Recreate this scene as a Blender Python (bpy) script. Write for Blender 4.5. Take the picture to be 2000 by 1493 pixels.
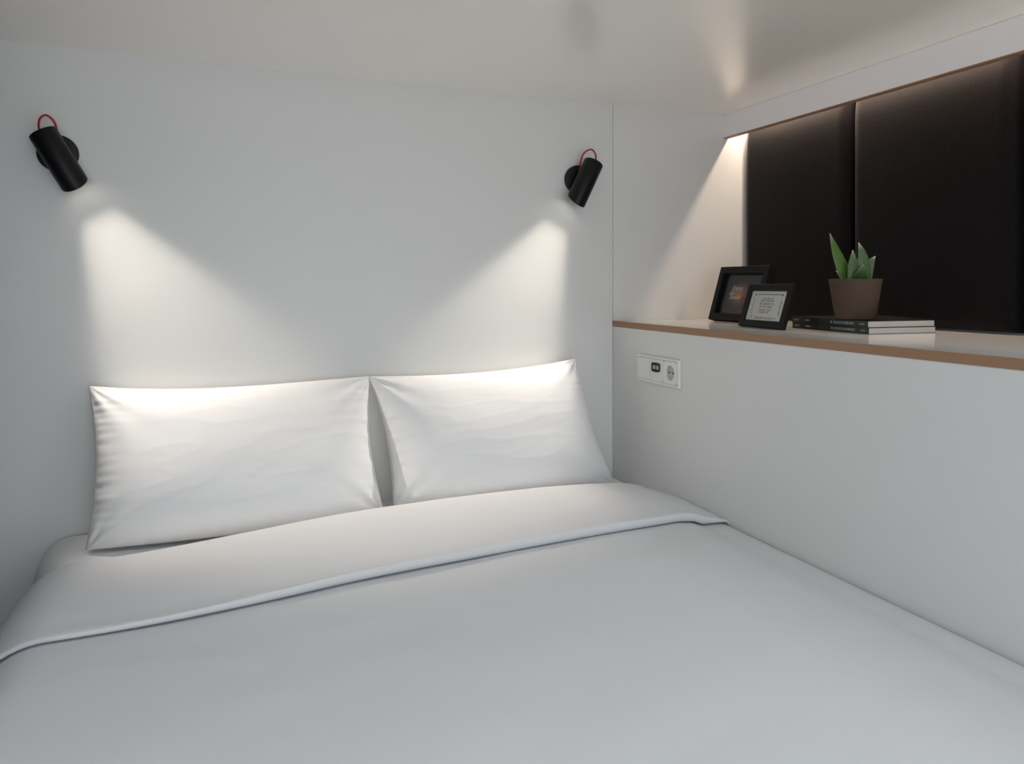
import bpy, bmesh, math, random
from mathutils import Vector, Matrix, noise

# ------------------------------------------------------------------ scene, camera, light
for o in list(bpy.data.objects):
    bpy.data.objects.remove(o)
sc = bpy.context.scene
COL = sc.collection

cam_d = bpy.data.cameras.new('camera')
cam_d.sensor_width = 36.0
cam_d.lens = 36.0 * 1431 / 2000
cam_d.shift_y = -0.0953
cam_d.clip_start = 0.02
cam = bpy.data.objects.new('camera', cam_d)
cam.location = (0, -2.1, 1.166)
cam.rotation_euler = (math.radians(90), 0, math.radians(-21.58))
COL.objects.link(cam)
sc.camera = cam

world = bpy.data.worlds.new('daylight')
sc.world = world
world.use_nodes = True
bg = world.node_tree.nodes['Background']
bg.inputs['Color'].default_value = (0.86, 0.935, 1.0, 1)
bg.inputs['Strength'].default_value = 2.1

# daylight comes through an unseen roof window and rear window, both added to light the nook; the portals only guide sampling
def portal(size, loc, rot):
    pl = bpy.data.lights.new('window_portal', 'AREA')
    pl.shape = 'RECTANGLE'
    pl.size, pl.size_y = size
    pl.cycles.is_portal = True
    po = bpy.data.objects.new('window_portal', pl)
    po.location = loc
    po.rotation_euler = rot
    COL.objects.link(po)
portal((1.9, 1.0), (-0.25, -2.4, 2.72), (0, 0, 0))
portal((1.9, 1.5), (0.20, -3.82, 1.20), (math.radians(90), 0, 0))

vs = sc.view_settings
vs.view_transform = 'Standard'
vs.look = 'None'
vs.exposure = 0.92
vs.gamma = 1.0
vs.use_curve_mapping = False
sc.cycles.use_denoising = True
sc.cycles.max_bounces = 8
sc.cycles.diffuse_bounces = 6
sc.cycles.glossy_bounces = 3
sc.cycles.adaptive_threshold = 0.02
sc.cycles.sample_clamp_indirect = 4.0
sc.cycles.caustics_reflective = False
sc.cycles.caustics_refractive = False

WARM = (1.0, 0.90, 0.79)

# ------------------------------------------------------------------ helpers
def mat(name, color, rough=0.5, spec=0.5, bump=None, metallic=0.0, sheen=0.0, coat=0.0, var=None):
    m = bpy.data.materials.new(name)
    m.use_nodes = True
    nt = m.node_tree
    b = nt.nodes['Principled BSDF']
    b.inputs['Base Color'].default_value = (*color, 1)
    b.inputs['Roughness'].default_value = rough
    b.inputs['Specular IOR Level'].default_value = spec
    b.inputs['Metallic'].default_value = metallic
    b.inputs['Sheen Weight'].default_value = sheen
    b.inputs['Coat Weight'].default_value = coat
    tc = nt.nodes.new('ShaderNodeTexCoord')
    if bump:
        scale, strength, dist = bump
        n = nt.nodes.new('ShaderNodeTexNoise')
        n.inputs['Scale'].default_value = scale
        n.inputs['Detail'].default_value = 4
        bp = nt.nodes.new('ShaderNodeBump')
        bp.inputs['Strength'].default_value = strength
        bp.inputs['Distance'].default_value = dist
        nt.links.new(tc.outputs['Object'], n.inputs['Vector'])
        nt.links.new(n.outputs['Fac'], bp.inputs['Height'])
        nt.links.new(bp.outputs['Normal'], b.inputs['Normal'])
    if var:
        scale, c2, stretch = var
        mp = nt.nodes.new('ShaderNodeMapping')
        mp.inputs['Scale'].default_value = stretch
        n2 = nt.nodes.new('ShaderNodeTexNoise')
        n2.inputs['Scale'].default_value = scale
        n2.inputs['Detail'].default_value = 6
        mx = nt.nodes.new('ShaderNodeMix')
        mx.data_type = 'RGBA'
        mx.inputs[6].default_value = (*color, 1)
        mx.inputs[7].default_value = (*c2, 1)
        nt.links.new(tc.outputs['Object'], mp.inputs['Vector'])
        nt.links.new(mp.outputs['Vector'], n2.inputs['Vector'])
        nt.links.new(n2.outputs['Fac'], mx.inputs[0])
        nt.links.new(mx.outputs[2], b.inputs['Base Color'])
    return m

def weave(m, scale=900.0, strength=0.15):
    """fine woven relief on a fabric material"""
    nt = m.node_tree
    b = nt.nodes['Principled BSDF']
    tc = nt.nodes.new('ShaderNodeTexCoord')
    w1 = nt.nodes.new('ShaderNodeTexNoise')
    w1.inputs['Scale'].default_value = scale
    w1.inputs['Detail'].default_value = 1
    bp = nt.nodes.new('ShaderNodeBump')
    bp.inputs['Strength'].default_value = strength
    bp.inputs['Distance'].default_value = 0.0005
    nt.links.new(tc.outputs['Object'], w1.inputs['Vector'])
    nt.links.new(w1.outputs['Fac'], bp.inputs['Height'])
    old = b.inputs['Normal'].links[0].from_socket if b.inputs['Normal'].links else None
    if old:
        nt.links.new(old, bp.inputs['Normal'])
    nt.links.new(bp.outputs['Normal'], b.inputs['Normal'])
    return m

def obj(name, bm, m, root=None, smooth=False, kind=None):
    """link bm (authored in world space) as one mesh; under root it becomes its part"""
    bmesh.ops.recalc_face_normals(bm, faces=bm.faces)
    off = Vector((0, 0, 0))
    r = root
    while r is not None:
        off += r.location
        r = r.parent
    me = bpy.data.meshes.new(name)
    for v in bm.verts:
        v.co -= off
    for f in bm.faces:
        f.smooth = smooth
    bm.to_mesh(me)
    bm.free()
    me.materials.append(m)
    o = bpy.data.objects.new(name, me)
    COL.objects.link(o)
    if root is not None:
        o.parent = root
    if kind:
        o['kind'] = kind
    return o

def thing(name, loc, label, cat, group=None):
    o = bpy.data.objects.new(name, None)
    o.empty_display_size = 0.05
    o.location = loc
    o['label'] = label
    o['category'] = cat
    if group:
        o['group'] = group
    COL.objects.link(o)
    return o

def auto_smooth(o, ang=35):
    for p in o.data.polygons:
        p.use_smooth = True
    bm = bmesh.new()
    bm.from_mesh(o.data)
    lim = math.radians(ang)
    for e in bm.edges:
        e.smooth = not (len(e.link_faces) == 2 and e.calc_face_angle(0) > lim)
    bm.to_mesh(o.data)
    bm.free()
    return o

def box(bm, x0, x1, y0, y1, z0, z1, M=None, bevel=0.0, seg=2):
    vs_ = [Vector((x, y, z)) for x in (x0, x1) for y in (y0, y1) for z in (z0, z1)]
    if M is not None:
        vs_ = [M @ v for v in vs_]
    v = [bm.verts.new(p) for p in vs_]
    fs = [bm.faces.new([v[i] for i in q]) for q in
          ((0, 1, 3, 2), (4, 6, 7, 5), (0, 4, 5, 1), (2, 3, 7, 6), (0, 2, 6, 4), (1, 5, 7, 3))]
    if bevel:
        es = list({e for f in fs for e in f.edges})
        bmesh.ops.bevel(bm, geom=es, offset=bevel, segments=seg, profile=0.5, affect='EDGES')
    return fs

def bbox(x0, x1, y0, y1, z0, z1, M=None, bevel=0.0, seg=2):
    bm = bmesh.new()
    box(bm, x0, x1, y0, y1, z0, z1, M, bevel, seg)
    return bm

def basis(origin, ax, ay, az):
    M = Matrix.Identity(4)
    for i, a in enumerate((ax, ay, az)):
        for j in range(3):
            M[j][i] = a[j]
    M.translation = origin
    return M

def lathe(bm, prof, M, n=40, close=False):
    """revolve (r, h) profile about local z of M"""
    rings = []
    for r, h in prof:
        if r < 1e-6:
            rings.append([bm.verts.new(M @ Vector((0, 0, h)))])
        else:
            rings.append([bm.verts.new(M @ Vector((r * math.cos(2 * math.pi * k / n), r * math.sin(2 * math.pi * k / n), h))) for k in range(n)])
    prs = list(zip(rings, rings[1:]))
    if close:
        prs.append((rings[-1], rings[0]))
    for a, b in prs:
        for k in range(n):
            k2 = (k + 1) % n
            if len(a) == 1 and len(b) == 1:
                continue
            if len(a) == 1:
                bm.faces.new((a[0], b[k2], b[k]))
            elif len(b) == 1:
                bm.faces.new((a[k], a[k2], b[0]))
            else:
                bm.faces.new((a[k], a[k2], b[k2], b[k]))

def axis_matrix(origin, d):
    d = Vector(d).normalized()
    up = Vector((0, 0, 1)) if abs(d.z) < 0.98 else Vector((1, 0, 0))
    x = up.cross(d).normalized()
    y = d.cross(x)
    return basis(origin, x, y, d)

def catmull(pts, n=10):
    pts = [Vector(p) for p in pts]
    P = [pts[0] * 2 - pts[1]] + pts + [pts[-1] * 2 - pts[-2]]
    out = []
    for i in range(1, len(P) - 2):
        p0, p1, p2, p3 = P[i - 1:i + 3]
        for k in range(n):
            t = k / n
            out.append(0.5 * (2 * p1 + (p2 - p0) * t + (2 * p0 - 5 * p1 + 4 * p2 - p3) * t * t + (3 * p1 - p0 - 3 * p2 + p3) * t ** 3))
    out.append(pts[-1])
    return out

def tube(bm, pts, r, n=10):
    rings = []
    prev = None
    for i, p in enumerate(pts):
        d = (pts[min(i + 1, len(pts) - 1)] - pts[max(i - 1, 0)]).normalized()
        if prev is None:
            a = Vector((0, 0, 1)).cross(d)
            if a.length < 1e-3:
                a = Vector((1, 0, 0))
            a.normalize()
        else:
            a = (prev - d * prev.dot(d)).normalized()
        prev = a
        b = d.cross(a)
        rings.append([bm.verts.new(p + r * (a * math.cos(2 * math.pi * k / n) + b * math.sin(2 * math.pi * k / n))) for k in range(n)])
    for x, y in zip(rings, rings[1:]):
        for k in range(n):
            bm.faces.new((x[k], x[(k + 1) % n], y[(k + 1) % n], y[k]))
    bm.faces.new(rings[0])
    bm.faces.new(rings[-1][::-1])

def lettering(name, body, size, M, m, root, align='CENTER', depth=0.0002, shear=0.0, spacing=1.0):
    cu = bpy.data.curves.new(name, 'FONT')
    cu.body = body
    cu.size = size
    cu.align_x = align
    cu.align_y = 'CENTER'
    cu.extrude = depth
    cu.shear = shear
    cu.space_character = spacing
    cu.resolution_u = 2
    t = bpy.data.objects.new(name, cu)
    COL.objects.link(t)
    dg = bpy.context.evaluated_depsgraph_get()
    me = bpy.data.meshes.new_from_object(t.evaluated_get(dg))
    bpy.data.objects.remove(t)
    bpy.data.curves.remove(cu)
    bm = bmesh.new()
    bm.from_mesh(me)
    bpy.data.meshes.remove(me)
    bm.transform(M)
    return obj(name, bm, m, root)

def lerp(a, b, t):
    return a + (b - a) * t

def interp(x, table):
    """smooth curve through the table"""
    if x <= table[0][0]:
        return table[0][1]
    if x >= table[-1][0]:
        return table[-1][1]
    for k in range(len(table) - 1):
        (x0, y0), (x1, y1) = table[k], table[k + 1]
        if x <= x1:
            def slope(i):
                a, b = table[max(i - 1, 0)], table[min(i + 1, len(table) - 1)]
                return (b[1] - a[1]) / (b[0] - a[0])
            h = x1 - x0
            t = (x - x0) / h
            return ((2 * t ** 3 - 3 * t * t + 1) * y0 + (t ** 3 - 2 * t * t + t) * h * slope(k)
                    + (-2 * t ** 3 + 3 * t * t) * y1 + (t ** 3 - t * t) * h * slope(k + 1))

def sstep(a, b, x):
    t = max(0.0, min(1.0, (x - a) / (b - a)))
    return t * t * (3 - 2 * t)

# ------------------------------------------------------------------ materials
M_wall = mat('white_wall_laminate', (0.735, 0.735, 0.72), 0.42, 0.35, bump=(60, 0.03, 0.002))
M_ceil = mat('satin_ceiling_lacquer', (0.98, 0.93, 0.87), 0.26, 0.5, coat=1.0)
M_ceil.node_tree.nodes['Principled BSDF'].inputs['Coat Roughness'].default_value = 0.24
M_ceil.node_tree.nodes['Principled BSDF'].inputs['Coat IOR'].default_value = 1.75
M_soffit = mat('soffit_laminate', (0.92, 0.90, 0.92), 0.45, 0.35)
M_side = mat('dark_side_panel', (0.03, 0.03, 0.032), 0.5, 0.3)  # finish made dark so the left head corner falls into shade
M_room = mat('room_paint', (0.72, 0.72, 0.71), 0.7, 0.3)
M_floor = mat('wood_floor', (0.30, 0.21, 0.14), 0.5, 0.4, var=(6, (0.22, 0.15, 0.10), (1, 12, 1)))
M_shelf = mat('satin_shelf_laminate', (0.80, 0.77, 0.73), 0.13, 0.6)
M_oak = mat('wood_edge', (0.29, 0.16, 0.09), 0.55, 0.3, bump=(300, 0.15, 0.001), var=(14, (0.38, 0.23, 0.14), (40, 2, 40)))
M_panel = mat('dark_upholstery', (0.0060, 0.0048, 0.0055), 0.6, 0.05, bump=(160, 0.25, 0.0015), sheen=0.09)
weave(M_panel, 700, 0.35)
M_black = mat('matte_black_metal', (0.006, 0.006, 0.007), 0.45, 0.25)
M_blackin = mat('black_inner', (0.01, 0.01, 0.01), 0.6, 0.3)
M_red = mat('red_cable', (0.42, 0.012, 0.025), 0.5, 0.4)
M_sheet = weave(mat('cotton_sheet', (0.82, 0.82, 0.82), 0.9, 0.2, bump=(14, 0.12, 0.006), sheen=0.1))
M_pillow = weave(mat('cotton_pillowcase', (0.77, 0.765, 0.765), 0.9, 0.2, bump=(16, 0.10, 0.006), sheen=0.1))
M_duvet = weave(mat('cotton_duvet', (0.645, 0.645, 0.655), 0.9, 0.2, bump=(11, 0.10, 0.006), sheen=0.1))
M_plate = mat('white_plastic', (0.80, 0.795, 0.77), 0.35, 0.5)
M_greyp = mat('grey_plastic', (0.45, 0.45, 0.42), 0.45, 0.5)
M_darkp = mat('dark_plastic', (0.02, 0.02, 0.02), 0.4, 0.5)
M_frame = mat('black_frame_wood', (0.0045, 0.004, 0.004), 0.5, 0.22)
M_card = mat('white_card', (0.70, 0.69, 0.68), 0.8, 0.2)
M_ink = mat('print_ink_grey', (0.17, 0.13, 0.13), 0.8, 0.2)
M_inkred = mat('print_ink_red', (0.42, 0.13, 0.15), 0.8, 0.2)
M_white = mat('print_ink_white', (0.6, 0.6, 0.6), 0.8, 0.2)
M_cover = mat('black_magazine_cover', (0.010, 0.010, 0.011), 0.35, 0.4)
M_band = mat('dark_green_spine_band', (0.018, 0.024, 0.02), 0.4, 0.4)
M_page = mat('magazine_pages', (0.62, 0.60, 0.58), 0.85, 0.2, var=(60, (0.42, 0.40, 0.38), (0.3, 0.3, 30)))
M_pot = mat('brown_clay_pot', (0.062, 0.040, 0.031), 0.7, 0.3, bump=(80, 0.1, 0.002), var=(5, (0.090, 0.060, 0.042), (1, 1, 1)))
M_soil = mat('potting_soil', (0.02, 0.015, 0.01), 0.95, 0.1, bump=(150, 0.8, 0.006))
M_alu = mat('aluminium_profile', (0.6, 0.6, 0.6), 0.4, 0.5, metallic=1.0)

def emission(name, color, strength):
    m = bpy.data.materials.new(name)
    m.use_nodes = True
    nt = m.node_tree
    nt.nodes.remove(nt.nodes['Principled BSDF'])
    e = nt.nodes.new('ShaderNodeEmission')
    e.inputs['Color'].default_value = (*color, 1)
    e.inputs['Strength'].default_value = strength
    nt.links.new(e.outputs[0], nt.nodes['Material Output'].inputs['Surface'])
    return m

def glass(name):
    m = bpy.data.materials.new(name)
    m.use_nodes = True
    nt = m.node_tree
    nt.nodes.remove(nt.nodes['Principled BSDF'])
    t = nt.nodes.new('ShaderNodeBsdfTransparent')
    t.inputs['Color'].default_value = (0.96, 0.97, 0.96, 1)
    g = nt.nodes.new('ShaderNodeBsdfGlossy')
    g.inputs['Roughness'].default_value = 0.06
    lw = nt.nodes.new('ShaderNodeLayerWeight')
    pw = nt.nodes.new('ShaderNodeMath')
    pw.operation = 'POWER'
    pw.inputs[1].default_value = 5.0
    nt.links.new(lw.outputs['Facing'], pw.inputs[0])
    f = nt.nodes.new('ShaderNodeMath')
    f.operation = 'MULTIPLY_ADD'
    f.inputs[1].default_value = 0.9
    f.inputs[2].default_value = 0.025
    nt.links.new(pw.outputs[0], f.inputs[0])
    mx = nt.nodes.new('ShaderNodeMixShader')
    nt.links.new(f.outputs[0], mx.inputs[0])
    nt.links.new(t.outputs[0], mx.inputs[1])
    nt.links.new(g.outputs[0], mx.inputs[2])
    nt.links.new(mx.outputs[0], nt.nodes['Material Output'].inputs['Surface'])
    return m
M_glass = glass('picture_glass')

# ------------------------------------------------------------------ the room
CEIL = 1.755       # low ceiling over the sleeping nook
XR = 1.184         # face of the right wall below the shelf
XB = 1.703         # face of the padded panels
SHELF = 1.048      # top of the shelf
BED = 0.55         # top of the mattress
CY = -1.30         # where the low ceiling ends
NY = -2.4          # where the nook ends behind the camera

def struct(name, bm, m, root=None):
    return obj(name, bm, m, root, kind='structure')

struct('floor', bbox(-2.4, 1.9, -3.7, 0.1, -0.1, 0.0), M_floor)
struct('wall_head', bbox(-2.4, XR - 0.0007, 0.0, 0.1, 0.0, 2.6), M_wall)
struct('wall_niche', bbox(XR + 0.0007, 1.745, 0.0, 0.1, 0.0, CEIL + 0.02), M_wall)
bm = bmesh.new()
box(bm, XR, 1.9, NY, -0.0005, 0.0, SHELF - 0.019)
struct('wall_right', bm, M_wall)
struct('wall_niche_back', bbox(1.745, 1.9, NY, 0.1, SHELF - 0.019, CEIL + 0.02), M_wall)
struct('wall_niche_end', bbox(XR, 1.9, -3.7, NY, 0.0, 2.6), M_room)
bm = bmesh.new()
box(bm, -0.70, 1.9, CY, 0.0, CEIL, CEIL + 0.09)
struct('ceiling', bm, M_ceil)
bm = bmesh.new()                                    # room ceiling round the added roof window opening
WX0, WX1, WY0, WY1 = -1.2, 0.7, -2.9, -1.9
box(bm, -2.4, WX0, -3.7, 0.1, 2.6, 2.7)
box(bm, WX1, 1.9, -3.7, 0.1, 2.6, 2.7)
box(bm, WX0, WX1, -3.7, WY0, 2.6, 2.7)
box(bm, WX0, WX1, WY1, 0.1, 2.6, 2.7)
struct('ceiling_room', bm, M_room)
struct('wall_left_room', bbox(-2.5, -2.4, -3.7, 0.1, 0.0, 2.6), M_room)
struct('wall_left', bbox(-0.60, -0.535, -1.30, 0.0, 0.0, CEIL), M_side)  # unseen partition; dark finish and length chosen to shade the left corner
RX0, RX1, RZ0, RZ1 = -0.75, 1.15, 0.45, 1.95
bm = bmesh.new()
box(bm, -2.4, RX0, -3.8, -3.7, 0.0, 2.6)
box(bm, RX1, 1.9, -3.8, -3.7, 0.0, 2.6)
box(bm, RX0, RX1, -3.8, -3.7, 0.0, RZ0)
box(bm, RX0, RX1, -3.8, -3.7, RZ1, 2.6)
struct('wall_rear', bm, M_room)
bm = bmesh.new()
for x in (RX0, (RX0 + RX1) / 2 - 0.03, RX1 - 0.06):
    box(bm, x, x + 0.06, -3.78, -3.72, RZ0, RZ1)
for z in (RZ0, RZ1 - 0.06):
    box(bm, RX0, RX1, -3.78, -3.72, z, z + 0.06)
struct('added_rear_window', bm, M_plate)  # unseen rear window, put in to brighten the head wall and upper nook
bm = bmesh.new()
for x in (WX0, (WX0 + WX1) / 2 - 0.03, WX1 - 0.06):
    box(bm, x, x + 0.06, WY0, WY1, 2.62, 2.68)
for y in (WY0, WY1 - 0.06):
    box(bm, WX0, WX1, y, y + 0.06, 2.62, 2.68)
struct('added_roof_window', bm, M_plate)  # unseen roof window, put in to light the duvet from above

# soffit over the niche with a concealed light strip
bm = bmesh.new()
box(bm, 1.622, 1.640, CY, -0.0005, CEIL - 0.0785, CEIL - 0.0005)
sof = struct('trim_1', bm, M_soffit)
obj('wood_edge', bbox(1.6215, 1.6405, CY, -0.0006, CEIL - 0.0815, CEIL - 0.0785), M_oak, sof)
led = obj('light_strip', bbox(1.676, 1.694, CY + 0.02, -0.012, CEIL - 0.006, CEIL - 0.0005), M_alu, sof)
ll = bpy.data.lights.new('light_strip_glow', 'AREA')
ll.shape = 'RECTANGLE'
ll.size, ll.size_y = 0.012, 1.26
ll.energy = 2.15
ll.color = (1.0, 0.78, 0.60)
lo = bpy.data.objects.new('light_strip_glow', ll)
lo.location = (1.685, -0.645, CEIL - 0.0065)
COL.objects.link(lo)

# ------------------------------------------------------------------ padded panels in the niche
def padded_panel(y0, y1, label):
    x_back, x_face, z0, z1 = 1.7448, XB - 0.006, SHELF + 0.004, CEIL - 0.022
    cy, hy = (y0 + y1) / 2, abs(y1 - y0) / 2
    cz, hz = (z0 + z1) / 2, (z1 - z0) / 2
    root = thing('padded_panel', (x_back, cy, z0), label, 'wall panel', 'padded panels in the niche')
    bm = bmesh.new()
    n, mz = 36, 48
    g = []
    def prof(d, r=0.032):  # edge distance -> depth
        if d >= r:
            return 1.0
        return math.sqrt(max(0.0, 1 - (1 - d / r) ** 2))
    def spread(i, n):      # denser towards the edges
        t = i / n
        return 0.5 - 0.5 * math.cos(math.pi * t)
    for i in range(n + 1):
        row = []
        for k in range(mz + 1):
            yy = cy - hy + 2 * hy * spread(i, n)
            zz = cz - hz + 2 * hz * spread(k, mz)
            dy = hy - abs(yy - cy)
            dz = hz - abs(zz - cz)
            p = prof(dy) * prof(dz, 0.09 if zz > cz else 0.025)
            bul = 0.006 * (1 - ((yy - cy) / hy) ** 2) * (1 - ((zz - cz) / hz) ** 4)
            base = x_back - 0.012
            row.append(bm.verts.new((base - (base - x_face - 0.004) * p - bul * 0.8, yy, zz)))
        g.append(row)
    for i in range(n):
        for k in range(mz):
            bm.faces.new((g[i][k], g[i + 1][k], g[i + 1][k + 1], g[i][k + 1]))
    edge = [g[i][0] for i in range(n + 1)] + [g[n][k] for k in range(1, mz + 1)] + \
           [g[i][mz] for i in range(n - 1, -1, -1)] + [g[0][k] for k in range(mz - 1, 0, -1)]
    back = [bm.verts.new((x_back, v.co.y, v.co.z)) for v in edge]
    for k in range(len(edge)):
        k2 = (k + 1) % len(edge)
        bm.faces.new((edge[k], edge[k2], back[k2], back[k]))
    bm.faces.new(back)
    obj('upholstery', bm, M_panel, root, smooth=True)
    return root
padded_panel(-0.470, -0.008, 'dark padded wall panel behind the two black picture frames')
padded_panel(-0.956, -0.478, 'wide dark padded wall panel behind the potted succulent')
padded_panel(-1.440, -0.966, 'dark padded wall panel cut off by the right edge of the picture')

# ------------------------------------------------------------------ shelf
sh = thing('shelf', (XR, -1.2, SHELF - 0.019), 'glossy white niche shelf with a brown wooden front edge', 'shelf')
obj('shelf_board', bbox(XR + 0.004, 1.7445, NY + 0.001, -0.001, SHELF - 0.0188, SHELF), M_shelf, sh)
obj('front_edge', bbox(XR - 0.0015, XR + 0.004, NY + 0.001, -0.001, SHELF - 0.0190, SHELF, bevel=0.0008), M_oak, sh)

# ------------------------------------------------------------------ bed
bed = thing('bed', (0.4, -1.0, 0.0), 'low double bed with a mattress in a white fitted sheet', 'bed')
BL, BR, BY = -0.36, XR - 0.004, -2.05
obj('bed_base', bbox(BL + 0.05, BR - 0.002, BY + 0.03, -0.004, 0.0, 0.30, bevel=0.01), M_room, bed)
def left_edge(y):                    # the mattress bulges at the uncovered head corner
    return BL - 0.048 * sstep(-0.42, -0.05, y)
bm = bmesh.new()
NYs = 60
rows = []
for j in range(NYs + 1):
    y = lerp(BY, -0.004, j / NYs)
    xl = left_edge(y)
    endr = min(1.0, max(0.0, (y - BY) / 0.05), max(0.0, (-0.004 - y + 0.012) / 0.05))
    drop = 0.03 * (1 - math.sqrt(max(0.0, 1 - (1 - endr) ** 2)))
    prof = [(BR, 0.30), (BR, BED - 0.03 - drop)]
    r = 0.03
    for k in range(1, 6):
        a = math.pi / 2 * k / 5
        prof.append((BR - r + r * math.cos(a), BED - drop - r + r * math.sin(a)))
    for k in range(1, 24):
        t = k / 24
        prof.append((lerp(BR - r, xl + 0.07, t), BED - drop))
    r = 0.07
    for k in range(0, 9):
        a = math.pi / 2 * k / 8
        prof.append((xl + r - r * math.sin(a), BED - drop - r + r * math.cos(a)))
    prof.append((xl, 0.42))
    prof.append((xl + 0.015, 0.31))
    prof.append((xl + 0.03, 0.30))
    row = []
    for x, z in prof:
        zz = z + 0.0016 * noise.noise(Vector((x * 5, y * 7, 3.1))) if z > 0.45 else z
        row.append(bm.verts.new((x, y, zz)))
    rows.append(row)
for a, b in zip(rows, rows[1:]):
    for k in range(len(a) - 1):
        bm.faces.new((a[k], a[k + 1], b[k + 1], b[k]))
    bm.faces.new((a[-1], a[0], b[0], b[-1]))
bm.faces.new(rows[0])
bm.faces.new(rows[-1][::-1])
mt = obj('mattress', bm, M_sheet, bed)
auto_smooth(mt, 50)

# ------------------------------------------------------------------ duvet
DZ = 0.585
def duvet_profile():
    """(x, z) across the bed from the right wall to the hem on the left side, with arc length"""
    P = [(1.1795, DZ - 0.026), (1.172, DZ - 0.0195), (1.15, DZ - 0.0185), (1.118, DZ - 0.0175), (1.104, DZ - 0.0165), (1.092, DZ - 0.012), (1.078, DZ - 0.0065), (1.05, DZ - 0.002)]
    for k in range(1, 61):
        x = lerp(1.05, -0.262, k / 60)
        P.append((x, DZ + 0.004 * math.sin(math.pi * k / 60)))
    r = 0.118
    for k in range(1, 15):
        a = math.pi / 2 * k / 14
        P.append((-0.262 - r * math.sin(a), DZ - r + r * math.cos(a)))
    for k in range(1, 9):
        P.append((-0.380 - 0.010 * math.sin(k / 8 * 2), lerp(DZ - r, 0.24, k / 8)))
    return P
DP = duvet_profile()
DN = []
for i in range(len(DP)):
    a = DP[max(i - 1, 0)]
    b = DP[min(i + 1, len(DP) - 1)]
    tx, tz = b[0] - a[0], b[1] - a[1]
    l = math.hypot(tx, tz)
    DN.append((tz / l, -tx / l))
def y_back(i):
    x, z = DP[i]
    y = interp(x, [(-0.36, -0.330), (-0.2, -0.340), (0.05, -0.305), (0.36, -0.250), (0.73, -0.225), (1.0, -0.245), (1.18, -0.31)])
    return y + 0.03 * sstep(0.55, 0.40, z) if x < -0.2 else y
def y_front(i):
    x, z = DP[i]
    y = interp(x, [(-0.36, -0.725), (-0.15, -0.727), (0.04, -0.710), (0.25, -0.675), (0.59, -0.635), (0.9, -0.605), (1.1, -0.590), (1.18, -0.590)])
    if x < -0.25:
        y += 0.10 * sstep(0.56, 0.45, z)
    return y
def wr(x, y, z, amp=1.0):
    """soft creases in the cotton"""
    v = 0.0026 * noise.noise(Vector((x * 3.0, y * 4.2, z * 3 + 1.7)))
    v += 0.0013 * noise.noise(Vector((x * 4.5 + y * 4, y * 13 - x * 4, 5.2)))
    c = noise.noise(Vector((x * 2.2 + 3, (y + 0.25 * x) * 9, 9.0)))
    v += 0.0014 * max(0.0, 1 - abs(c) * 5) * sstep(-1.6, -0.7, y)
    return v * amp
root = thing('duvet', (0.4, -1.2, BED), 'white duvet spread over the bed with its top edge folded back', 'duvet')
bm = bmesh.new()
NB = 110
rows = []
for j in range(NB + 1):
    row = []
    for i, (x, z) in enumerate(DP):
        ye = y_back(i) - 0.03
        t = j / NB
        y = lerp(ye, -2.09, t ** 0.85)
        amp = 1.0 if x < 1.05 else max(0.0, (1.18 - x) / 0.13) * 0.5
        under = sstep(y_front(i) + 0.06, y_front(i) - 0.01, y)
        d = wr(x, y, z, amp) * (0.3 + 0.7 * under)
        # the front hem presses a shallow furrow, the body plumps up in front of it
        q = (y_front(i) - y)
        d += 0.004 * sstep(0.0, 0.18, q) * (1 if x < 1.05 else 0) - 0.001
        d -= 0.006 * sstep(ye - 0.10, ye, y)
        n = DN[i]
        row.append(bm.verts.new((min(x + n[0] * d, 1.1815), y, z + n[1] * d)))
    rows.append(row)
for a, b in zip(rows, rows[1:]):
    for k in range(len(a) - 1):
        bm.faces.new((a[k], a[k + 1], b[k + 1], b[k]))
o = obj('duvet_body', bm, M_duvet, root, smooth=True)
if sum(p.normal.z for p in o.data.polygons) < 0:
    o.data.flip_normals()
md = o.modifiers.new('thickness', 'SOLIDIFY')
md.thickness = 0.012
md.offset = -1
# the folded-back top edge: a flat lobe lying on the duvet body
bm = bmesh.new()
rings = []
for i, (x, z) in enumerate(DP):
    yb, yf = y_back(i), y_front(i)
    yf += 0.004 * noise.noise(Vector((x * 4, z * 4, 2.2)))
    n = DN[i]
    endf = sstep(1.183, 1.10, x)
    prof = []
    T = 0.0235 * (0.45 + 0.55 * endf) * (0.55 + 0.45 * sstep(-0.30, 0.30, x))
    # top side, from the back fold to the front hem
    m1 = 26
    L = yb - yf
    for k in range(m1 + 1):
        t = k / m1
        y = lerp(yb, yf, t)
        back = math.sqrt(max(0.0, 1 - (1 - min(1.0, t * L / 0.055)) ** 2))
        h = lerp(-0.022, T, back) + 0.005 * math.sin(math.pi * min(1, t * 1.05)) * endf
        h += wr(x, y, z, 0.9) * min(1.0, t * 6) * endf
        if 0.82 < t:                      # slight tuck before the hem
            h -= 0.0015 * math.sin((t - 0.82) / 0.18 * math.pi)
        prof.append((y, h))
    fl = T + 0.002
    for (dy, hh) in ((-0.0028, fl - 0.0018), (-0.0045, fl * 0.80), (-0.0040, fl * 0.50), (-0.0010, 0.0055), (0.008, 0.0035)):
        prof.append((yf + dy, hh))
    for k in range(1, 6):
        t = k / 6
        prof.append((lerp(yf + 0.008, yb - 0.04, t), lerp(0.0032, 0.002, t)))
    prof.append((yb - 0.012, -0.025))
    rings.append([bm.verts.new((min(x + n[0] * h, 1.182), y, z + n[1] * h)) for y, h in prof])
for a, b in zip(rings, rings[1:]):
    m_ = len(a)
    for k in range(m_):
        k2 = (k + 1) % m_
        bm.faces.new((a[k], a[k2], b[k2], b[k]))
bm.faces.new(rings[0])
bm.faces.new(rings[-1][::-1])
o = obj('folded_edge', bm, M_duvet, root)
auto_smooth(o, 60)

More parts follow.
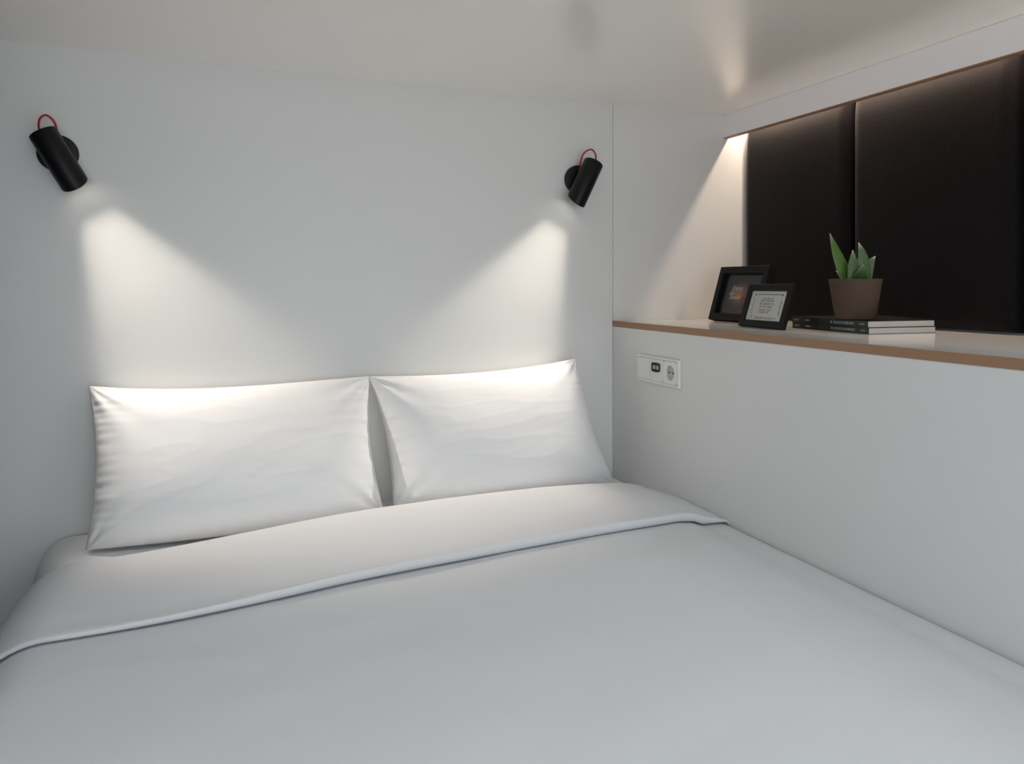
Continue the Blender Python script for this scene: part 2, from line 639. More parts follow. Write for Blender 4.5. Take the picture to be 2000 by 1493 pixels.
# ------------------------------------------------------------------ pillows leaning on the wall
def pillow(label, corners, w, h, seed, T, bow, dip):
    """corners: world BL, BR, TL, TR of the seam"""
    b0, b1, t0, t1 = [Vector(c) for c in corners]
    nrm = ((b1 - b0).cross(t0 - b0)).normalized()
    if nrm.y > 0:
        nrm = -nrm
    nx, ny = 130, 92
    def N(a, b, c=0.0):
        return noise.noise(Vector((a, b, c + seed * 7.3)))
    def spread(t):                     # more rows near the seams
        return 0.55 * t + 0.45 * math.sin(t * math.pi / 2)
    def point(i, j, sgn):
        u, v = spread(i / nx * 2 - 1), spread(j / ny * 2 - 1)
        # seams draw in between the corners
        uu = u * (1 - 0.050 * (1 - v * v) ** 1.2)
        vv = v - (0.088 * (1 - u * u) * (1 + dip * u) if v > 0 else -0.02 * (1 - u * u)) * abs(v)
        f = ((1 - abs(u) ** 4.2) * (1 - abs(v) ** 2.6))
        th = T * max(0.0, f) ** 0.52 * (1 - 0.16 * v)
        du, dv_ = (1 - abs(u)) * w / 2, (1 - abs(v)) * h / 2
        fade = min(1.0, min(du, dv_) / 0.006)
        su = 1 if u > 0 else -1
        # short puckers along the side seams
        p = N(v * 11 + su * 20, du * 8)
        q = N(v * 23 + su * 50, du * 10, 4)
        d = (0.0080 * p + 0.0045 * q) * math.exp(-du / 0.030) * min(1.0, du / 0.012) * min(1.0, 0.2 + dv_ / 0.05)
        p2 = N(u * 13, dv_ * 8 + (30 if v > 0 else 60), 2)
        d += 0.0030 * p2 * math.exp(-dv_ / 0.030) * min(1.0, dv_ / 0.012)
        # folds running out of the corners
        r = math.hypot(du, dv_)
        ang = math.atan2(dv_, du)
        ph = seed * 1.9 + su * 2.1 + (1.3 if v > 0 else 0)
        d += 0.0050 * math.exp(-r / 0.075) * min(1.0, r / 0.035) * math.sin(ang * 11 + ph + 9 * r)
        # broad hollows and faint creases in the cotton
        d += 0.0065 * N(u * 1.7, v * 1.6, 8) * f
        cse = N(u * 2.0 + v * 0.6, v * 6.0 - u * 0.8, 11)
        d += 0.0006 * max(0.0, 1 - abs(cse) * 5) * f
        d *= fade
        s_, t_ = (uu + 1) / 2, (vv + 1) / 2
        c = (b0 * (1 - s_) + b1 * s_) * (1 - t_) + (t0 * (1 - s_) + t1 * s_) * t_
        c.y -= bow * (1 - u * u) * max(0.0, 1 - t_) ** 1.5        # the base pushes out over the mattress
        c = c + nrm * (sgn * th + (d if sgn > 0 else 0.4 * d))
        zmin = BED + 0.003
        if c.z < zmin + 0.010:
            c.z = zmin + 0.010 * math.exp((c.z - zmin - 0.010) / 0.025)
        ymax = -0.004
        if c.y > ymax - 0.012:
            c.y = ymax - 0.012 * math.exp(-(c.y - ymax + 0.012) / 0.03)
        return c
    bm = bmesh.new()
    top, bot = {}, {}
    for i in range(nx + 1):
        for j in range(ny + 1):
            edge = i in (0, nx) or j in (0, ny)
            top[i, j] = bm.verts.new(point(i, j, 1))
            bot[i, j] = top[i, j] if edge else bm.verts.new(point(i, j, -1))
    for i in range(nx):
        for j in range(ny):
            bm.faces.new((top[i, j], top[i + 1, j], top[i + 1, j + 1], top[i, j + 1]))
            bm.faces.new((bot[i, j], bot[i, j + 1], bot[i + 1, j + 1], bot[i + 1, j]))
    base = (b0 + b1) / 2
    base.z = BED
    rt = thing('pillow', base, label, 'pillow', 'pillows leaning on the headboard wall')
    obj('pillowcase', bm, M_pillow, rt, smooth=True)
    return rt

pillow('white pillow below the left wall lamp, with puckered side seam',
       ((-0.290, -0.190, 0.556), (0.400, -0.165, 0.560), (-0.305, -0.045, 0.917), (0.384, -0.050, 0.910)),
       0.68, 0.38, 1, 0.078, 0.035, -0.45)
pillow('white pillow below the right wall lamp, next to the right wall',
       ((0.425, -0.165, 0.560), (1.112, -0.130, 0.556), (0.380, -0.055, 0.910), (1.026, -0.045, 0.935)),
       0.68, 0.38, 2, 0.078, 0.030, 0.1)

# ------------------------------------------------------------------ wall lamps
BEAM = [(-37, 0.0), (-30, 0.17), (-22, 0.25), (-13, 0.34), (-5, 0.44), (5, 0.46), (10, 0.37), (12, 0.26), (16, 0.12), (20, 0.06), (24.8, 0.031), (28, 0.018), (31, 0.007), (34, 0.0)]
FAN = [(-29, 0.0), (-25, 0.16), (-21, 0.65), (-16, 0.92), (-8, 1.0), (8, 1.0), (16, 0.92), (21, 0.65), (25, 0.16), (29, 0.0)]
def lamp(disc_x, disc_z, c, d, label, power):
    c, d = Vector(c), Vector(d).normalized()
    root = thing('wall_lamp', (disc_x, 0.0, disc_z), label, 'wall lamp', 'black spot lamps on the headboard wall')
    R, L = 0.0315, 0.140
    Mc = axis_matrix(c, d)
    fr = Vector((0, -1, 0))
    fr = (fr - d * fr.dot(d)).normalized()          # the mouth is cut obliquely: longer on the room side
    def cut(bm_, h0):
        for v in bm_.verts:
            r_ = v.co - c
            h_ = r_.dot(d)
            if h_ > h0:
                v.co += d * (r_ - d * h_).dot(fr) * 0.66
    bm = bmesh.new()
    lathe(bm, [(0, -L / 2 + 0.002), (R - 0.006, -L / 2 + 0.002), (R - 0.003, -L / 2), (R - 0.001, -L / 2 + 0.0008), (R, -L / 2 + 0.003),
               (R, L / 2 - 0.002), (R - 0.0006, L / 2 - 0.0005), (R - 0.0012, L / 2), (R - 0.0020, L / 2 - 0.0006),
               (R - 0.0022, L / 2 - 0.036), (0, L / 2 - 0.036)], Mc, 48)
    cut(bm, L / 2 - 0.010)
    sh_ = auto_smooth(obj('lamp_shade', bm, M_black, root), 40)
    bm = bmesh.new()
    lathe(bm, [(0, L / 2 - 0.033), (0.017, L / 2 - 0.033), (0.019, L / 2 - 0.035), (0, L / 2 - 0.035)], Mc, 24)
    obj('bulb_lens', bm, emission('lamp_lens_glow', WARM, 6.0), sh_)
    Mw = axis_matrix((disc_x, 0.0, disc_z), (0, -1, 0))
    bm = bmesh.new()
    lathe(bm, [(0, 0.0005), (0.0445, 0.0005), (0.045, 0.002), (0.045, 0.015), (0.0435, 0.018), (0.040, 0.019), (0, 0.019)], Mw, 48)
    auto_smooth(obj('wall_plate', bm, M_black, root), 40)
    bm = bmesh.new()                           # pivot between plate and shade
    tube(bm, [Vector((disc_x, -0.017, disc_z)), Vector((lerp(disc_x, c.x, 0.5), -0.026, lerp(disc_z, c.z, 0.5))), Vector((c.x, c.y + 0.024, c.z))], 0.010, 16)
    obj('pivot_joint', bm, M_black, root, smooth=True)
    top = c - d * (L / 2 - 0.004)
    side = 1 if d.x > 0 else -1
    end = Vector((disc_x + 0.002 * side, -0.017, disc_z + 0.017))
    pts = [top + Vector((-0.004 * side, -0.002, -0.004)), top + Vector((-0.009 * side, -0.001, 0.018)), top + Vector((-0.006 * side, 0.004, 0.038)),
           top + Vector((0.006 * side, 0.010, 0.046)), Vector((lerp(top.x, end.x, 0.80) + 0.002 * side, -0.040, top.z + 0.030)),
           Vector((end.x + 0.002 * side, -0.027, lerp(top.z, end.z, 0.5) + 0.004)), end + Vector((0, -0.004, 0.006)), end]
    bm = bmesh.new()
    tube(bm, catmull(pts, 10), 0.0026, 12)
    obj('cable', bm, M_red, root, smooth=True)
    sp = bpy.data.lights.new('lamp_spot', 'SPOT')
    sp.energy = power
    sp.color = WARM
    sp.spot_size = math.radians(84)
    sp.spot_blend = 0.1
    sp.use_nodes = True                        # beam profile shaped by hand to fan over the wall and lift the room side
    nt = sp.node_tree
    em = nt.nodes['Emission']
    tc = nt.nodes.new('ShaderNodeTexCoord')
    sx = nt.nodes.new('ShaderNodeSeparateXYZ')
    nt.links.new(tc.outputs['Normal'], sx.inputs[0])
    def mth(op, a=None, b=None, va=0.0, vb=0.0):
        n_ = nt.nodes.new('ShaderNodeMath')
        n_.operation = op
        n_.inputs[0].default_value = va
        n_.inputs[1].default_value = vb
        if a is not None:
            nt.links.new(a, n_.inputs[0])
        if b is not None:
            nt.links.new(b, n_.inputs[1])
        return n_.outputs[0]
    def profile(comp, table):
        q = mth('DIVIDE', comp, sx.outputs['Z'])
        q = mth('MULTIPLY', q, vb=-1.0)
        q = mth('ARCTANGENT', q)
        q = mth('MULTIPLY_ADD', q, vb=180 / math.pi / 80)      # degrees / 80 + 0.5
        q.node.inputs[2].default_value = 0.5
        cr = nt.nodes.new('ShaderNodeValToRGB')
        for k, (deg, val) in enumerate(table):
            e = cr.color_ramp.elements[k] if k < 2 else cr.color_ramp.elements.new(deg / 80 + 0.5)
            e.position = deg / 80 + 0.5
            e.color = (val, val, val, 1)
        nt.links.new(q, cr.inputs['Fac'])
        return cr.outputs['Color']
    nt.links.new(mth('MULTIPLY', profile(sx.outputs['Y'], BEAM), profile(sx.outputs['X'], FAN)), em.inputs['Strength'])
    sp.shadow_soft_size = 0.008
    so = bpy.data.objects.new('lamp_spot', sp)
    wy = (Vector((0, 1, 0)) - d * d.y).normalized()           # local y points at the wall
    so.matrix_world = basis(c + d * (L / 2 - 0.030), wy.cross(-d), wy, -d)
    COL.objects.link(so)
    so.parent = root
    so.matrix_parent_inverse = Matrix.Translation(-Vector(root.location))

lamp(-0.3766, 1.489, (-0.366, -0.060, 1.470), (0.070, -0.006, -0.124), 'black cylindrical spot lamp with red cable, above the left pillow', 32.5)
lamp(1.053, 1.500, (1.0514, -0.060, 1.4865), (-0.062, -0.006, -0.118), 'black cylindrical spot lamp with red cable, above the right pillow', 32.5)

# ------------------------------------------------------------------ socket plate on the right wall
PY0, PY1, PZ = -0.164, -0.382, 0.916
rt = thing('socket_plate', (XR, (PY0 + PY1) / 2, PZ), 'white three-gang socket plate on the wall below the shelf', 'socket')
G = 0.068
HZ = 0.039
bm = bmesh.new()                      # frame: outer rim and two bars
x0, x1 = XR - 0.009, XR - 0.0003
ys = [(PY0 + PY1) / 2 + G * 1.5 - G * k for k in range(4)]
box(bm, x0, x1, ys[0], PY0, PZ - HZ, PZ + HZ, bevel=0.001)
box(bm, x0, x1, PY1, ys[3], PZ - HZ, PZ + HZ, bevel=0.001)
box(bm, x0, x1, ys[3], ys[0], PZ + 0.0325, PZ + HZ, bevel=0.001)
box(bm, x0, x1, ys[3], ys[0], PZ - HZ, PZ - 0.0325, bevel=0.001)
obj('plate_frame', bm, M_plate, rt)
def insert(k):
    return ys[k] - 0.0012, ys[k + 1] + 0.0012
a, b = insert(0)
obj('blank_insert', bbox(XR - 0.0098, XR - 0.0003, b, a, PZ - 0.0318, PZ + 0.0318, bevel=0.001), M_plate, rt)
a, b = insert(1)
di = obj('data_insert', bbox(XR - 0.0098, XR - 0.0003, b, a, PZ - 0.0318, PZ + 0.0318, bevel=0.001), M_plate, rt)
cy = (a + b) / 2
obj('data_port', bbox(XR - 0.0112, XR - 0.0090, cy - 0.019, cy + 0.019, PZ - 0.004, PZ + 0.022, bevel=0.006, seg=3), M_darkp, di)
bm = bmesh.new()
for s in (-1, 1):
    box(bm, XR - 0.0118, XR - 0.0108, cy + s * 0.009 - 0.006, cy + s * 0.009 + 0.006, PZ + 0.003, PZ + 0.014)
obj('port_flaps', bm, M_greyp, di)
a, b = insert(2)
cy = (a + b) / 2
bm = bmesh.new()                      # square insert with a round well
n = 40
hy, hz, r = (a - b) / 2, 0.0318, 0.0215
sq, ci, cb = [], [], []
for k in range(n):
    an = 2 * math.pi * (k + 0.5) / n
    cx_, cz_ = math.cos(an), math.sin(an)
    q = max(abs(cx_), abs(cz_))
    sq.append(bm.verts.new((XR - 0.0098, cy + cx_ / q * hy, PZ + cz_ / q * hz)))
    ci.append(bm.verts.new((XR - 0.0098, cy + cx_ * r, PZ + cz_ * r)))
    cb.append(bm.verts.new((XR - 0.0030, cy + cx_ * r, PZ + cz_ * r)))
sb = [bm.verts.new((XR - 0.0005, v.co.y, v.co.z)) for v in sq]
for k in range(n):
    k2 = (k + 1) % n
    bm.faces.new((sq[k], sq[k2], ci[k2], ci[k]))
    bm.faces.new((ci[k], ci[k2], cb[k2], cb[k]))
    bm.faces.new((sq[k], sb[k], sb[k2], sq[k2]))
pi_ = obj('power_insert', bm, M_plate, rt)
bm = bmesh.new()
lathe(bm, [(0, 0), (0.0214, 0), (0.0214, 0.0012), (0, 0.0012)], axis_matrix((XR - 0.0030, cy, PZ), (-1, 0, 0)), 32)
obj('socket_well', bm, M_greyp, pi_)
bm = bmesh.new()
for s in (-1, 1):
    lathe(bm, [(0, 0), (0.003, 0), (0.003, 0.0004), (0, 0.0004)], axis_matrix((XR - 0.0043, cy + s * 0.0095, PZ), (-1, 0, 0)), 14)
obj('pin_holes', bm, M_darkp, pi_)

# ------------------------------------------------------------------ picture frames on the shelf
def picture_frame(name, corner, wdir, lean, w, h, depth, bar, recess, label, art):
    """corner: front bottom left corner; wdir: direction of the bottom edge seen from the front"""
    ax = Vector(wdir).normalized()
    nh = Vector((ax.y, -ax.x, 0))
    if nh.x > 0:
        nh = -nh
    up = (Vector((0, 0, 1)) * math.cos(lean) - nh * math.sin(lean)).normalized()
    nrm = (nh * math.cos(lean) + Vector((0, 0, 1)) * math.sin(lean)).normalized()
    c = Vector(corner)
    c.z = SHELF + 0.0006 + depth * math.sin(lean)
    M = basis(c, ax, up, nrm)           # local: x right, y up, z out of the front
    root = thing(name, (c.x, c.y, SHELF), label, 'picture frame', 'picture frames on the shelf')
    bm = bmesh.new()
    lip = 0.0015
    outer = [(0, 0), (w, 0), (w, h), (0, h)]
    inner = [(bar, bar), (w - bar, bar), (w - bar, h - bar), (bar, h - bar)]
    ob_ = [(0, 0), (w, 0), (w, h), (0, h)]
    loops = []
    for pts, z in ((ob_, -depth), (outer, -lip), ([(lip, lip), (w - lip, lip), (w - lip, h - lip), (lip, h - lip)], 0.0),
                   ([(bar - lip, bar - lip), (w - bar + lip, bar - lip), (w - bar + lip, h - bar + lip), (bar - lip, h - bar + lip)], 0.0),
                   (inner, -lip), (inner, -depth)):
        loops.append([bm.verts.new(M @ Vector((x, y, z))) for x, y in pts])
    for A, B in zip(loops, loops[1:] + loops[:1]):
        for k in range(4):
            bm.faces.new((A[k], A[(k + 1) % 4], B[(k + 1) % 4], B[k]))
    obj('moulding', bm, M_frame, root)
    rec = -recess
    obj('backing', bbox(bar + 0.0002, w - bar - 0.0002, bar + 0.0002, h - bar - 0.0002, -depth + 0.0005, rec - 0.0005, M), M_blackin, root)
    pic = art(root, M, bar, w, h, rec)
    obj('glass_pane', bbox(bar + 0.0003, w - bar - 0.0003, bar + 0.0003, h - bar - 0.0003, rec + 0.0015, rec + 0.0030, M), M_glass, root)
    # easel strut behind
    bm = bmesh.new()
    p0 = M @ Vector((w / 2, h * 0.62, -depth))
    foot = p0 - nh * (p0.z - SHELF) * 0.42
    foot.z = SHELF + 0.002
    dirv = (foot - p0).normalized()
    Ms = basis(p0, ax, dirv, ax.cross(dirv))
    box(bm, -0.018, 0.018, 0.0, (foot - p0).length, -0.0012, 0.0012, Ms)
    obj('easel_strut', bm, M_frame, root)
    return root

def art_dark(root, M, bar, w, h, rec):
    m = bpy.data.materials.new('night_poster_print')
    m.use_nodes = True
    nt = m.node_tree
    b = nt.nodes['Principled BSDF']
    b.inputs['Roughness'].default_value = 0.55
    tc = nt.nodes.new('ShaderNodeTexCoord')
    def ramp(vec_socket, loc, scale, stops):
        mp = nt.nodes.new('ShaderNodeMapping')
        mp.vector_type = 'TEXTURE'
        mp.inputs['Location'].default_value = loc
        mp.inputs['Scale'].default_value = scale
        nt.links.new(vec_socket, mp.inputs['Vector'])
        gr = nt.nodes.new('ShaderNodeTexGradient')
        gr.gradient_type = 'SPHERICAL'
        nt.links.new(mp.outputs['Vector'], gr.inputs['Vector'])
        cr = nt.nodes.new('ShaderNodeValToRGB')
        for k, (p, c) in enumerate(stops):
            e = cr.color_ramp.elements[k] if k < 2 else cr.color_ramp.elements.new(p)
            e.position = p
            e.color = (*c, 1)
        nt.links.new(gr.outputs['Fac'], cr.inputs['Fac'])
        return cr.outputs['Color']
    nz = nt.nodes.new('ShaderNodeTexNoise')
    nz.inputs['Scale'].default_value = 4.0
    nz.inputs['Detail'].default_value = 5
    uv = tc.outputs['UV']
    nt.links.new(uv, nz.inputs['Vector'])
    mixv = nt.nodes.new('ShaderNodeMix')
    mixv.data_type = 'VECTOR'
    mixv.inputs[0].default_value = 0.16
    nt.links.new(uv, mixv.inputs[4])
    nt.links.new(nz.outputs['Color'], mixv.inputs[5])
    g1 = ramp(mixv.outputs[1], (0.43, 0.50, 0.08), (0.25, 0.27, 1), [(0.0, (0.0, 0.0, 0.0)), (1.0, (0.60, 0.20, 0.05)), (0.45, (0.17, 0.05, 0.035))])
    g2 = ramp(mixv.outputs[1], (0.52, 0.18, 0.08), (0.55, 0.5, 1), [(0.0, (0.012, 0.013, 0.016)), (1.0, (0.070, 0.034, 0.036))])
    ad = nt.nodes.new('ShaderNodeMix')
    ad.data_type = 'RGBA'
    ad.blend_type = 'ADD'
    ad.inputs[0].default_value = 1.0
    nt.links.new(g1, ad.inputs[6])
    nt.links.new(g2, ad.inputs[7])
    nt.links.new(ad.outputs[2], b.inputs['Base Color'])
    bm = bmesh.new()
    x0, x1, y0, y1 = bar + 0.0003, w - bar - 0.0003, bar + 0.0003, h - bar - 0.0003
    uvl = bm.loops.layers.uv.new('UVMap')
    v = [bm.verts.new(M @ Vector((x, y, rec))) for x, y in ((x0, y0), (x1, y0), (x1, y1), (x0, y1))]
    f = bm.faces.new(v)
    for l, u in zip(f.loops, ((0, 0), (1, 0), (1, 1), (0, 1))):
        l[uvl].uv = u
    pic = obj('poster', bm, m, root)
    cx = (x0 + x1) / 2
    for body, dx, yy, sz in (('Enjoy', -0.026, 0.655, 0.022), ('the', -0.046, 0.535, 0.018), ('Sunset', -0.029, 0.435, 0.020)):
        lettering('lettering', body, sz, M @ Matrix.Translation((cx + dx, lerp(y0, y1, yy), rec + 0.0005)), M_white, pic, shear=0.35)
    return pic

def art_card(root, M, bar, w, h, rec):
    x0, x1, y0, y1 = bar + 0.0003, w - bar - 0.0003, bar + 0.0003, h - bar - 0.0003
    pic = obj('card', bbox(x0, x1, y0, y1, rec - 0.0004, rec, M), M_card, root)
    cx, cw, ch = (x0 + x1) / 2, x1 - x0, y1 - y0
    Z = rec + 0.0004
    for body, ty, sz, mm, sp_, dx in (('ALWEN', 0.745, 0.0072, M_ink, 2.0, 0.001), ('ABETTERNOW', 0.665, 0.0068, M_inkred, 1.35, -0.001), ('TO HEED ITS', 0.56, 0.0080, M_ink, 1.3, 0.0),
                             ('BY THE WAY', 0.46, 0.0072, M_inkred, 1.3, -0.001), ('IN ALL YOU', 0.355, 0.0072, M_inkred, 1.3, -0.001), ('FIND ME', 0.275, 0.0066, M_ink, 1.6, -0.004)):
        lettering('lettering', body, sz, M @ Matrix.Translation((cx + dx, y0 + ch * ty, Z)), mm, pic, spacing=sp_)
    lettering('lettering', 'T', 0.012, M @ Matrix.Translation((x0 + cw * 0.145, y0 + ch * 0.115, Z)), M_inkred, pic)
    lettering('lettering', 'ABCDEFGHIJKLM', 0.0078, M @ Matrix.Translation((cx + 0.006, y0 + ch * 0.085, Z)), M_ink, pic, spacing=1.55)
    bm = bmesh.new()                        # stitched border marks
    def mark(px, py, sx, sy):
        X, Y = x0 + cw * px, y0 + ch * py
        box(bm, X - sx, X + sx, Y - sy, Y + sy, rec + 0.0001, rec + 0.0005, M)
    for k in range(24):
        mark(0.20 + 0.6 * k / 23, 0.885, 0.0013, 0.0011)
    for px in (0.125, 0.875):
        mark(px, 0.875, 0.0024, 0.0028)
        mark(px, 0.875, 0.0032, 0.0012)
    for k in range(7):
        mark(0.115, 0.25 + 0.49 * k / 6, 0.0013, 0.0013 + 0.001 * (k % 2))
        mark(0.89, 0.21 + 0.49 * k / 6, 0.0018, 0.0013 + 0.001 * (k % 2))
    obj('border_marks', bm, M_ink, pic)
    return pic

picture_frame('picture_frame', (1.440, -0.157, 0), (0, -1, 0), math.radians(17), 0.226, 0.174, 0.026, 0.022, 0.016,
              'larger black frame with a dark poster, behind the smaller frame', art_dark)
picture_frame('picture_frame', (1.337, -0.432, 0), (-0.05, -0.998, 0), math.radians(18), 0.183, 0.1215, 0.012, 0.0190, 0.0050,
              'smaller black frame with white lettered card, in front on the shelf', art_card)

# ------------------------------------------------------------------ magazines and succulent
def magazine(c0, ang, z, L, Wd, T, label, t1, t2, t3, t4, curl):
    """c0: spine corner farther from the camera; the spine faces the bed"""
    ax = Vector((math.sin(ang), -math.cos(ang), 0))       # along the spine
    ay = Vector((math.cos(ang), math.sin(ang), 0))        # away from the spine
    M = basis(Vector((c0[0], c0[1], z)), ax, ay, Vector((0, 0, -1)) * -1)
    root = thing('magazine', (c0[0] + 0.1, c0[1] - 0.13, z), label, 'magazine', 'magazines under the plant pot')
    bm = bmesh.new()
    # cover: bottom sheet, spine, top sheet (open on three sides)
    n = 14
    t = 0.0007
    def top_z(y, x):
        return T + curl * (y / Wd) ** 3 * (0.4 + 0.6 * math.cos((x / L - 0.35) * 3.0))
    box(bm, 0, L, 0, Wd, 0, t, M)
    box(bm, 0, L, 0, 0.0012, t, T, M)
    g = []
    for i in range(13):
        row = []
        for k in range(n + 1):
            x, y = L * i / 12, Wd * k / n
            zt = top_z(y, x)
            row.append((bm.verts.new(M @ Vector((x, y, zt))), bm.verts.new(M @ Vector((x, y, zt - t)))))
        g.append(row)
    for i in range(12):
        for k in range(n):
            bm.faces.new((g[i][k][0], g[i + 1][k][0], g[i + 1][k + 1][0], g[i][k + 1][0]))
            bm.faces.new((g[i][k][1], g[i][k + 1][1], g[i + 1][k + 1][1], g[i + 1][k][1]))
    for k in range(n):
        for i in (0, 12):
            bm.faces.new((g[i][k][0], g[i][k + 1][0], g[i][k + 1][1], g[i][k][1]))
    for i in range(12):
        for k in (0, n):
            bm.faces.new((g[i][k][0], g[i + 1][k][0], g[i + 1][k][1], g[i][k][1]))
    cov = obj('cover', bm, M_cover, root)
    bm = bmesh.new()
    nl = 5
    for k in range(nl):
        za, zb = lerp(t, T - t, k / nl), lerp(t, T - t, (k + 1) / nl) - 0.0002
        box(bm, 0.0008 - 0.0008 * (k % 2), L - 0.0008 + 0.0006 * (k % 2), 0.0013, Wd - 0.001 - 0.001 * (k % 2), za, zb, M)
    obj('pages', bm, M_page, root)
    obj('spine_band', bbox(L * 0.39, L, -0.0003, 0.0001, 0.0004, T - 0.0004, M), M_band, cov)
    # lettering on the spine, facing away from ay
    Ms = M @ Matrix(((1, 0, 0, 0), (0, 0, -1, -0.0004), (0, 1, 0, T / 2), (0, 0, 0, 1)))
    for body, x, sz, mm in ((t1, 0.020, 0.0060, M_greyp), (t2, 0.063, 0.0060, M_greyp), (t3, 0.150, 0.0085, M_white), (t4, 0.257, 0.0060, M_greyp)):
        lettering('lettering', body, sz, Ms @ Matrix.Translation((x, 0, 0)), mm, cov, depth=0.0001, spacing=1.42 if x == 0.150 else 1.1, align='CENTER' if x < 0.1 else ('LEFT' if x == 0.150 else 'CENTER'))
    return root
ANG = math.atan2(-0.024, 0.275)
T = 0.0155
magazine((1.443, -0.527), ANG, SHELF + 0.0003, 0.275, 0.200, T - 0.0003, 'black magazine lying on the shelf, lower of the two', 'OBJECT', 'SERIES', 'M DISCOVERIES', '2016', 0.0)
magazine((1.4425, -0.525), ANG, SHELF + T + 0.0003, 0.275, 0.200, T - 0.0003, 'black magazine under the plant pot, upper of the two', 'OBJECT', 'SERIES', 'R DISCOVERIES', 'ISSUE', 0.0050)

PX, PYc, PZ0 = 1.468, -0.716, SHELF + 2 * T + 0.0013
pr = thing('potted_succulent', (PX, PYc, PZ0), 'green spotted succulent in a brown clay pot on the magazines', 'potted plant')
H = 0.099
Mp = basis(Vector((PX, PYc, PZ0)), (1, 0, 0), (0, 1, 0), (0, 0, 1))
bm = bmesh.new()
lathe(bm, [(0, 0), (0.0455, 0), (0.0468, 0.0015), (0.0612, H - 0.002), (0.0618, H), (0.0595, H + 0.0004), (0.0585, H - 0.002), (0.056, H - 0.022), (0, H - 0.022)], Mp, 56)
auto_smooth(obj('pot', bm, M_pot, pr), 40)
bm = bmesh.new()
n = 28
cen = bm.verts.new((PX, PYc, PZ0 + H - 0.006))
prev = None
ringsS = []
for j in range(1, 6):
    rr = 0.0575 * j / 5
    ringsS.append([bm.verts.new((PX + rr * math.cos(2 * math.pi * k / n), PYc + rr * math.sin(2 * math.pi * k / n),
                                 PZ0 + H - 0.008 + 0.003 * noise.noise(Vector((rr * 90 * math.cos(k), rr * 90 * math.sin(k), j))))) for k in range(n)])
for k in range(n):
    bm.faces.new((cen, ringsS[0][k], ringsS[0][(k + 1) % n]))
for a, b in zip(ringsS, ringsS[1:]):
    for k in range(n):
        bm.faces.new((a[k], b[k], b[(k + 1) % n], a[(k + 1) % n]))
obj('soil', bm, M_soil, pr, smooth=True)

def leaf_material(name, base, spots, tip):
    m = bpy.data.materials.new(name)
    m.use_nodes = True
    nt = m.node_tree
    b = nt.nodes['Principled BSDF']
    b.inputs['Roughness'].default_value = 0.45
    tc = nt.nodes.new('ShaderNodeTexCoord')
    vo = nt.nodes.new('ShaderNodeTexVoronoi')
    vo.inputs['Scale'].default_value = 230
    nt.links.new(tc.outputs['Object'], vo.inputs['Vector'])
    cr = nt.nodes.new('ShaderNodeValToRGB')
    cr.color_ramp.elements[0].position = 0.18
    cr.color_ramp.elements[0].color = (*spots, 1)
    cr.color_ramp.elements[1].position = 0.42
    cr.color_ramp.elements[1].color = (*base, 1)
    nt.links.new(vo.outputs['Distance'], cr.inputs['Fac'])
    # pale leaf tips and margins, stored per vertex along the leaf
    at = nt.nodes.new('ShaderNodeAttribute')
    at.attribute_name = 'pale'
    mx = nt.nodes.new('ShaderNodeMix')
    mx.data_type = 'RGBA'
    mx.inputs[7].default_value = (*tip, 1)
    nt.links.new(at.outputs['Fac'], mx.inputs[0])
    nt.links.new(cr.outputs['Color'], mx.inputs[6])
    nt.links.new(mx.outputs[2], b.inputs['Base Color'])
    return m
M_leafA = leaf_material('succulent_leaf_green', (0.050, 0.125, 0.020), (0.065, 0.145, 0.030), (0.22, 0.26, 0.16))
M_leafB = leaf_material('succulent_leaf_spotted', (0.034, 0.084, 0.018), (0.085, 0.15, 0.062), (0.36, 0.36, 0.28))

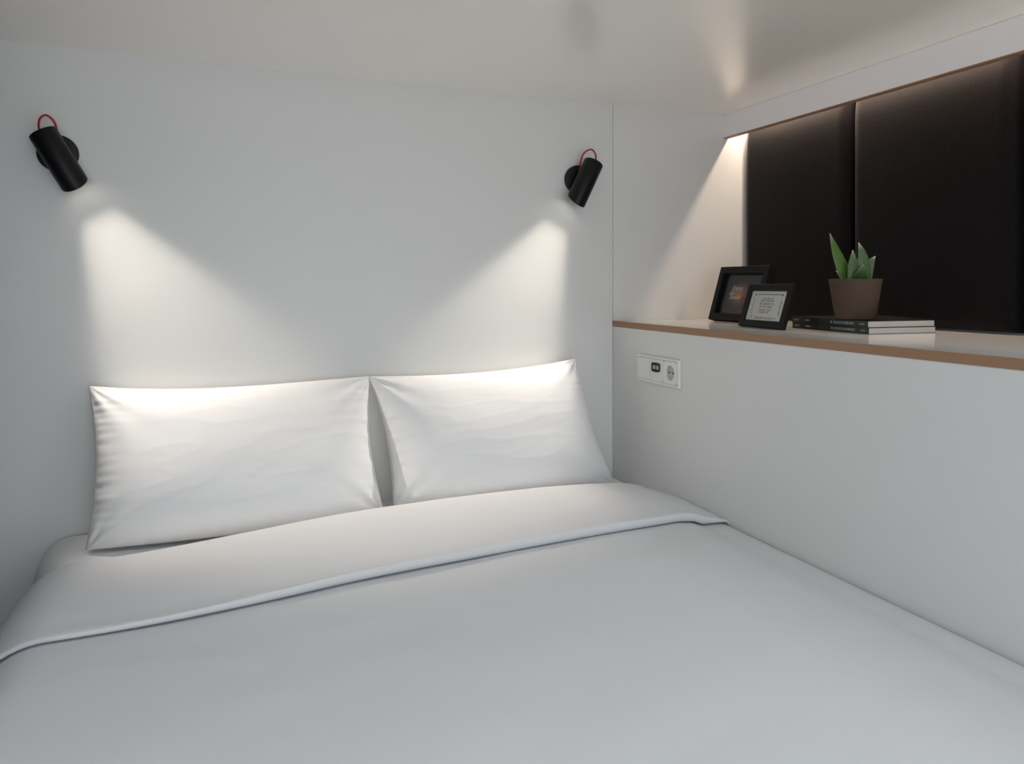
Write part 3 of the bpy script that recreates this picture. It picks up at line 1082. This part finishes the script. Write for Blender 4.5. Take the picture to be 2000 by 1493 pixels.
rgt = Vector((0.93, -0.368, 0))
fwd = Vector((0.368, 0.93, 0))
def leaf(b, mid, tip, w, th, face, m, tip_pale=0.9):
    """b, mid, tip: (right, up, away) offsets in metres from the pot rim centre"""
    O = Vector((PX, PYc, PZ0 + H))
    P = [O + rgt * q[0] + Vector((0, 0, q[1])) + fwd * q[2] for q in (b, mid, tip)]
    bm = bmesh.new()
    lay = bm.verts.layers.float.new('pale')
    N, n = 16, 14
    f = Vector(face).normalized()
    rings = []
    for i in range(N + 1):
        t = i / N
        c = P[0] * (1 - t) ** 2 + P[1] * 2 * t * (1 - t) + P[2] * t * t
        d = ((P[1] - P[0]) * (1 - t) + (P[2] - P[1]) * t).normalized()
        s = d.cross(f).normalized()
        nn = s.cross(d).normalized()
        ww = w * 1.32 / 2 * (0.94 + 0.28 * t) * max(0.04, (1 - t ** 1.55)) ** 0.9
        hh = th / 2 * max(0.06, (1 - t ** 1.4))
        ring = []
        for k in range(n):
            a = 2 * math.pi * k / n
            x, y = math.cos(a), math.sin(a)
            yy = math.copysign(abs(y) ** 1.15, y)
            v = bm.verts.new(c + s * ww * x + nn * hh * (yy if y < 0 else yy * 0.55))
            v[lay] = max(sstep(0.80, 0.98, t) * tip_pale, 0.65 * sstep(0.90, 1.0, abs(x)) * (0.4 + 0.6 * t))
            ring.append(v)
        rings.append(ring)
    for x, y in zip(rings, rings[1:]):
        for k in range(n):
            bm.faces.new((x[k], x[(k + 1) % n], y[(k + 1) % n], y[k]))
    bm.faces.new(rings[0])
    bm.faces.new(rings[-1][::-1])
    return obj('leaf', bm, m, pr, smooth=True)
vf = -fwd + Vector((0, 0, 0.2))
leaf((-0.014, -0.010, -0.002), (-0.040, 0.045, 0.004), (-0.062, 0.115, 0.004), 0.034, 0.013, vf + rgt * 0.25, M_leafA, 0.8)
leaf((0.010, -0.010, -0.010), (0.022, 0.045, -0.014), (0.004, 0.091, -0.008), 0.030, 0.012, vf - rgt * 0.1, M_leafB)
leaf((-0.008, -0.010, -0.014), (-0.014, 0.030, -0.020), (-0.010, 0.072, -0.008), 0.029, 0.012, vf, M_leafB, 0.5)
leaf((0.020, -0.010, -0.004), (0.026, 0.034, -0.006), (0.046, 0.057, -0.008), 0.026, 0.011, vf - rgt * 0.3, M_leafB, 1.0)
leaf((0.022, -0.010, 0.006), (0.034, 0.018, 0.006), (0.034, 0.044, 0.006), 0.026, 0.012, vf, M_leafA, 0.3)
leaf((-0.022, -0.010, -0.004), (-0.034, 0.006, -0.008), (-0.053, 0.021, -0.010), 0.022, 0.011, vf + Vector((0, 0, 0.5)), M_leafB, 0.7)
leaf((0.0, -0.010, -0.016), (0.002, 0.014, -0.034), (0.002, 0.036, -0.036), 0.030, 0.011, vf + Vector((0, 0, 0.6)), M_leafB, 0.3)
leaf((-0.004, -0.010, 0.016), (-0.014, 0.026, 0.024), (-0.026, 0.056, 0.030), 0.026, 0.011, vf, M_leafA, 0.6)
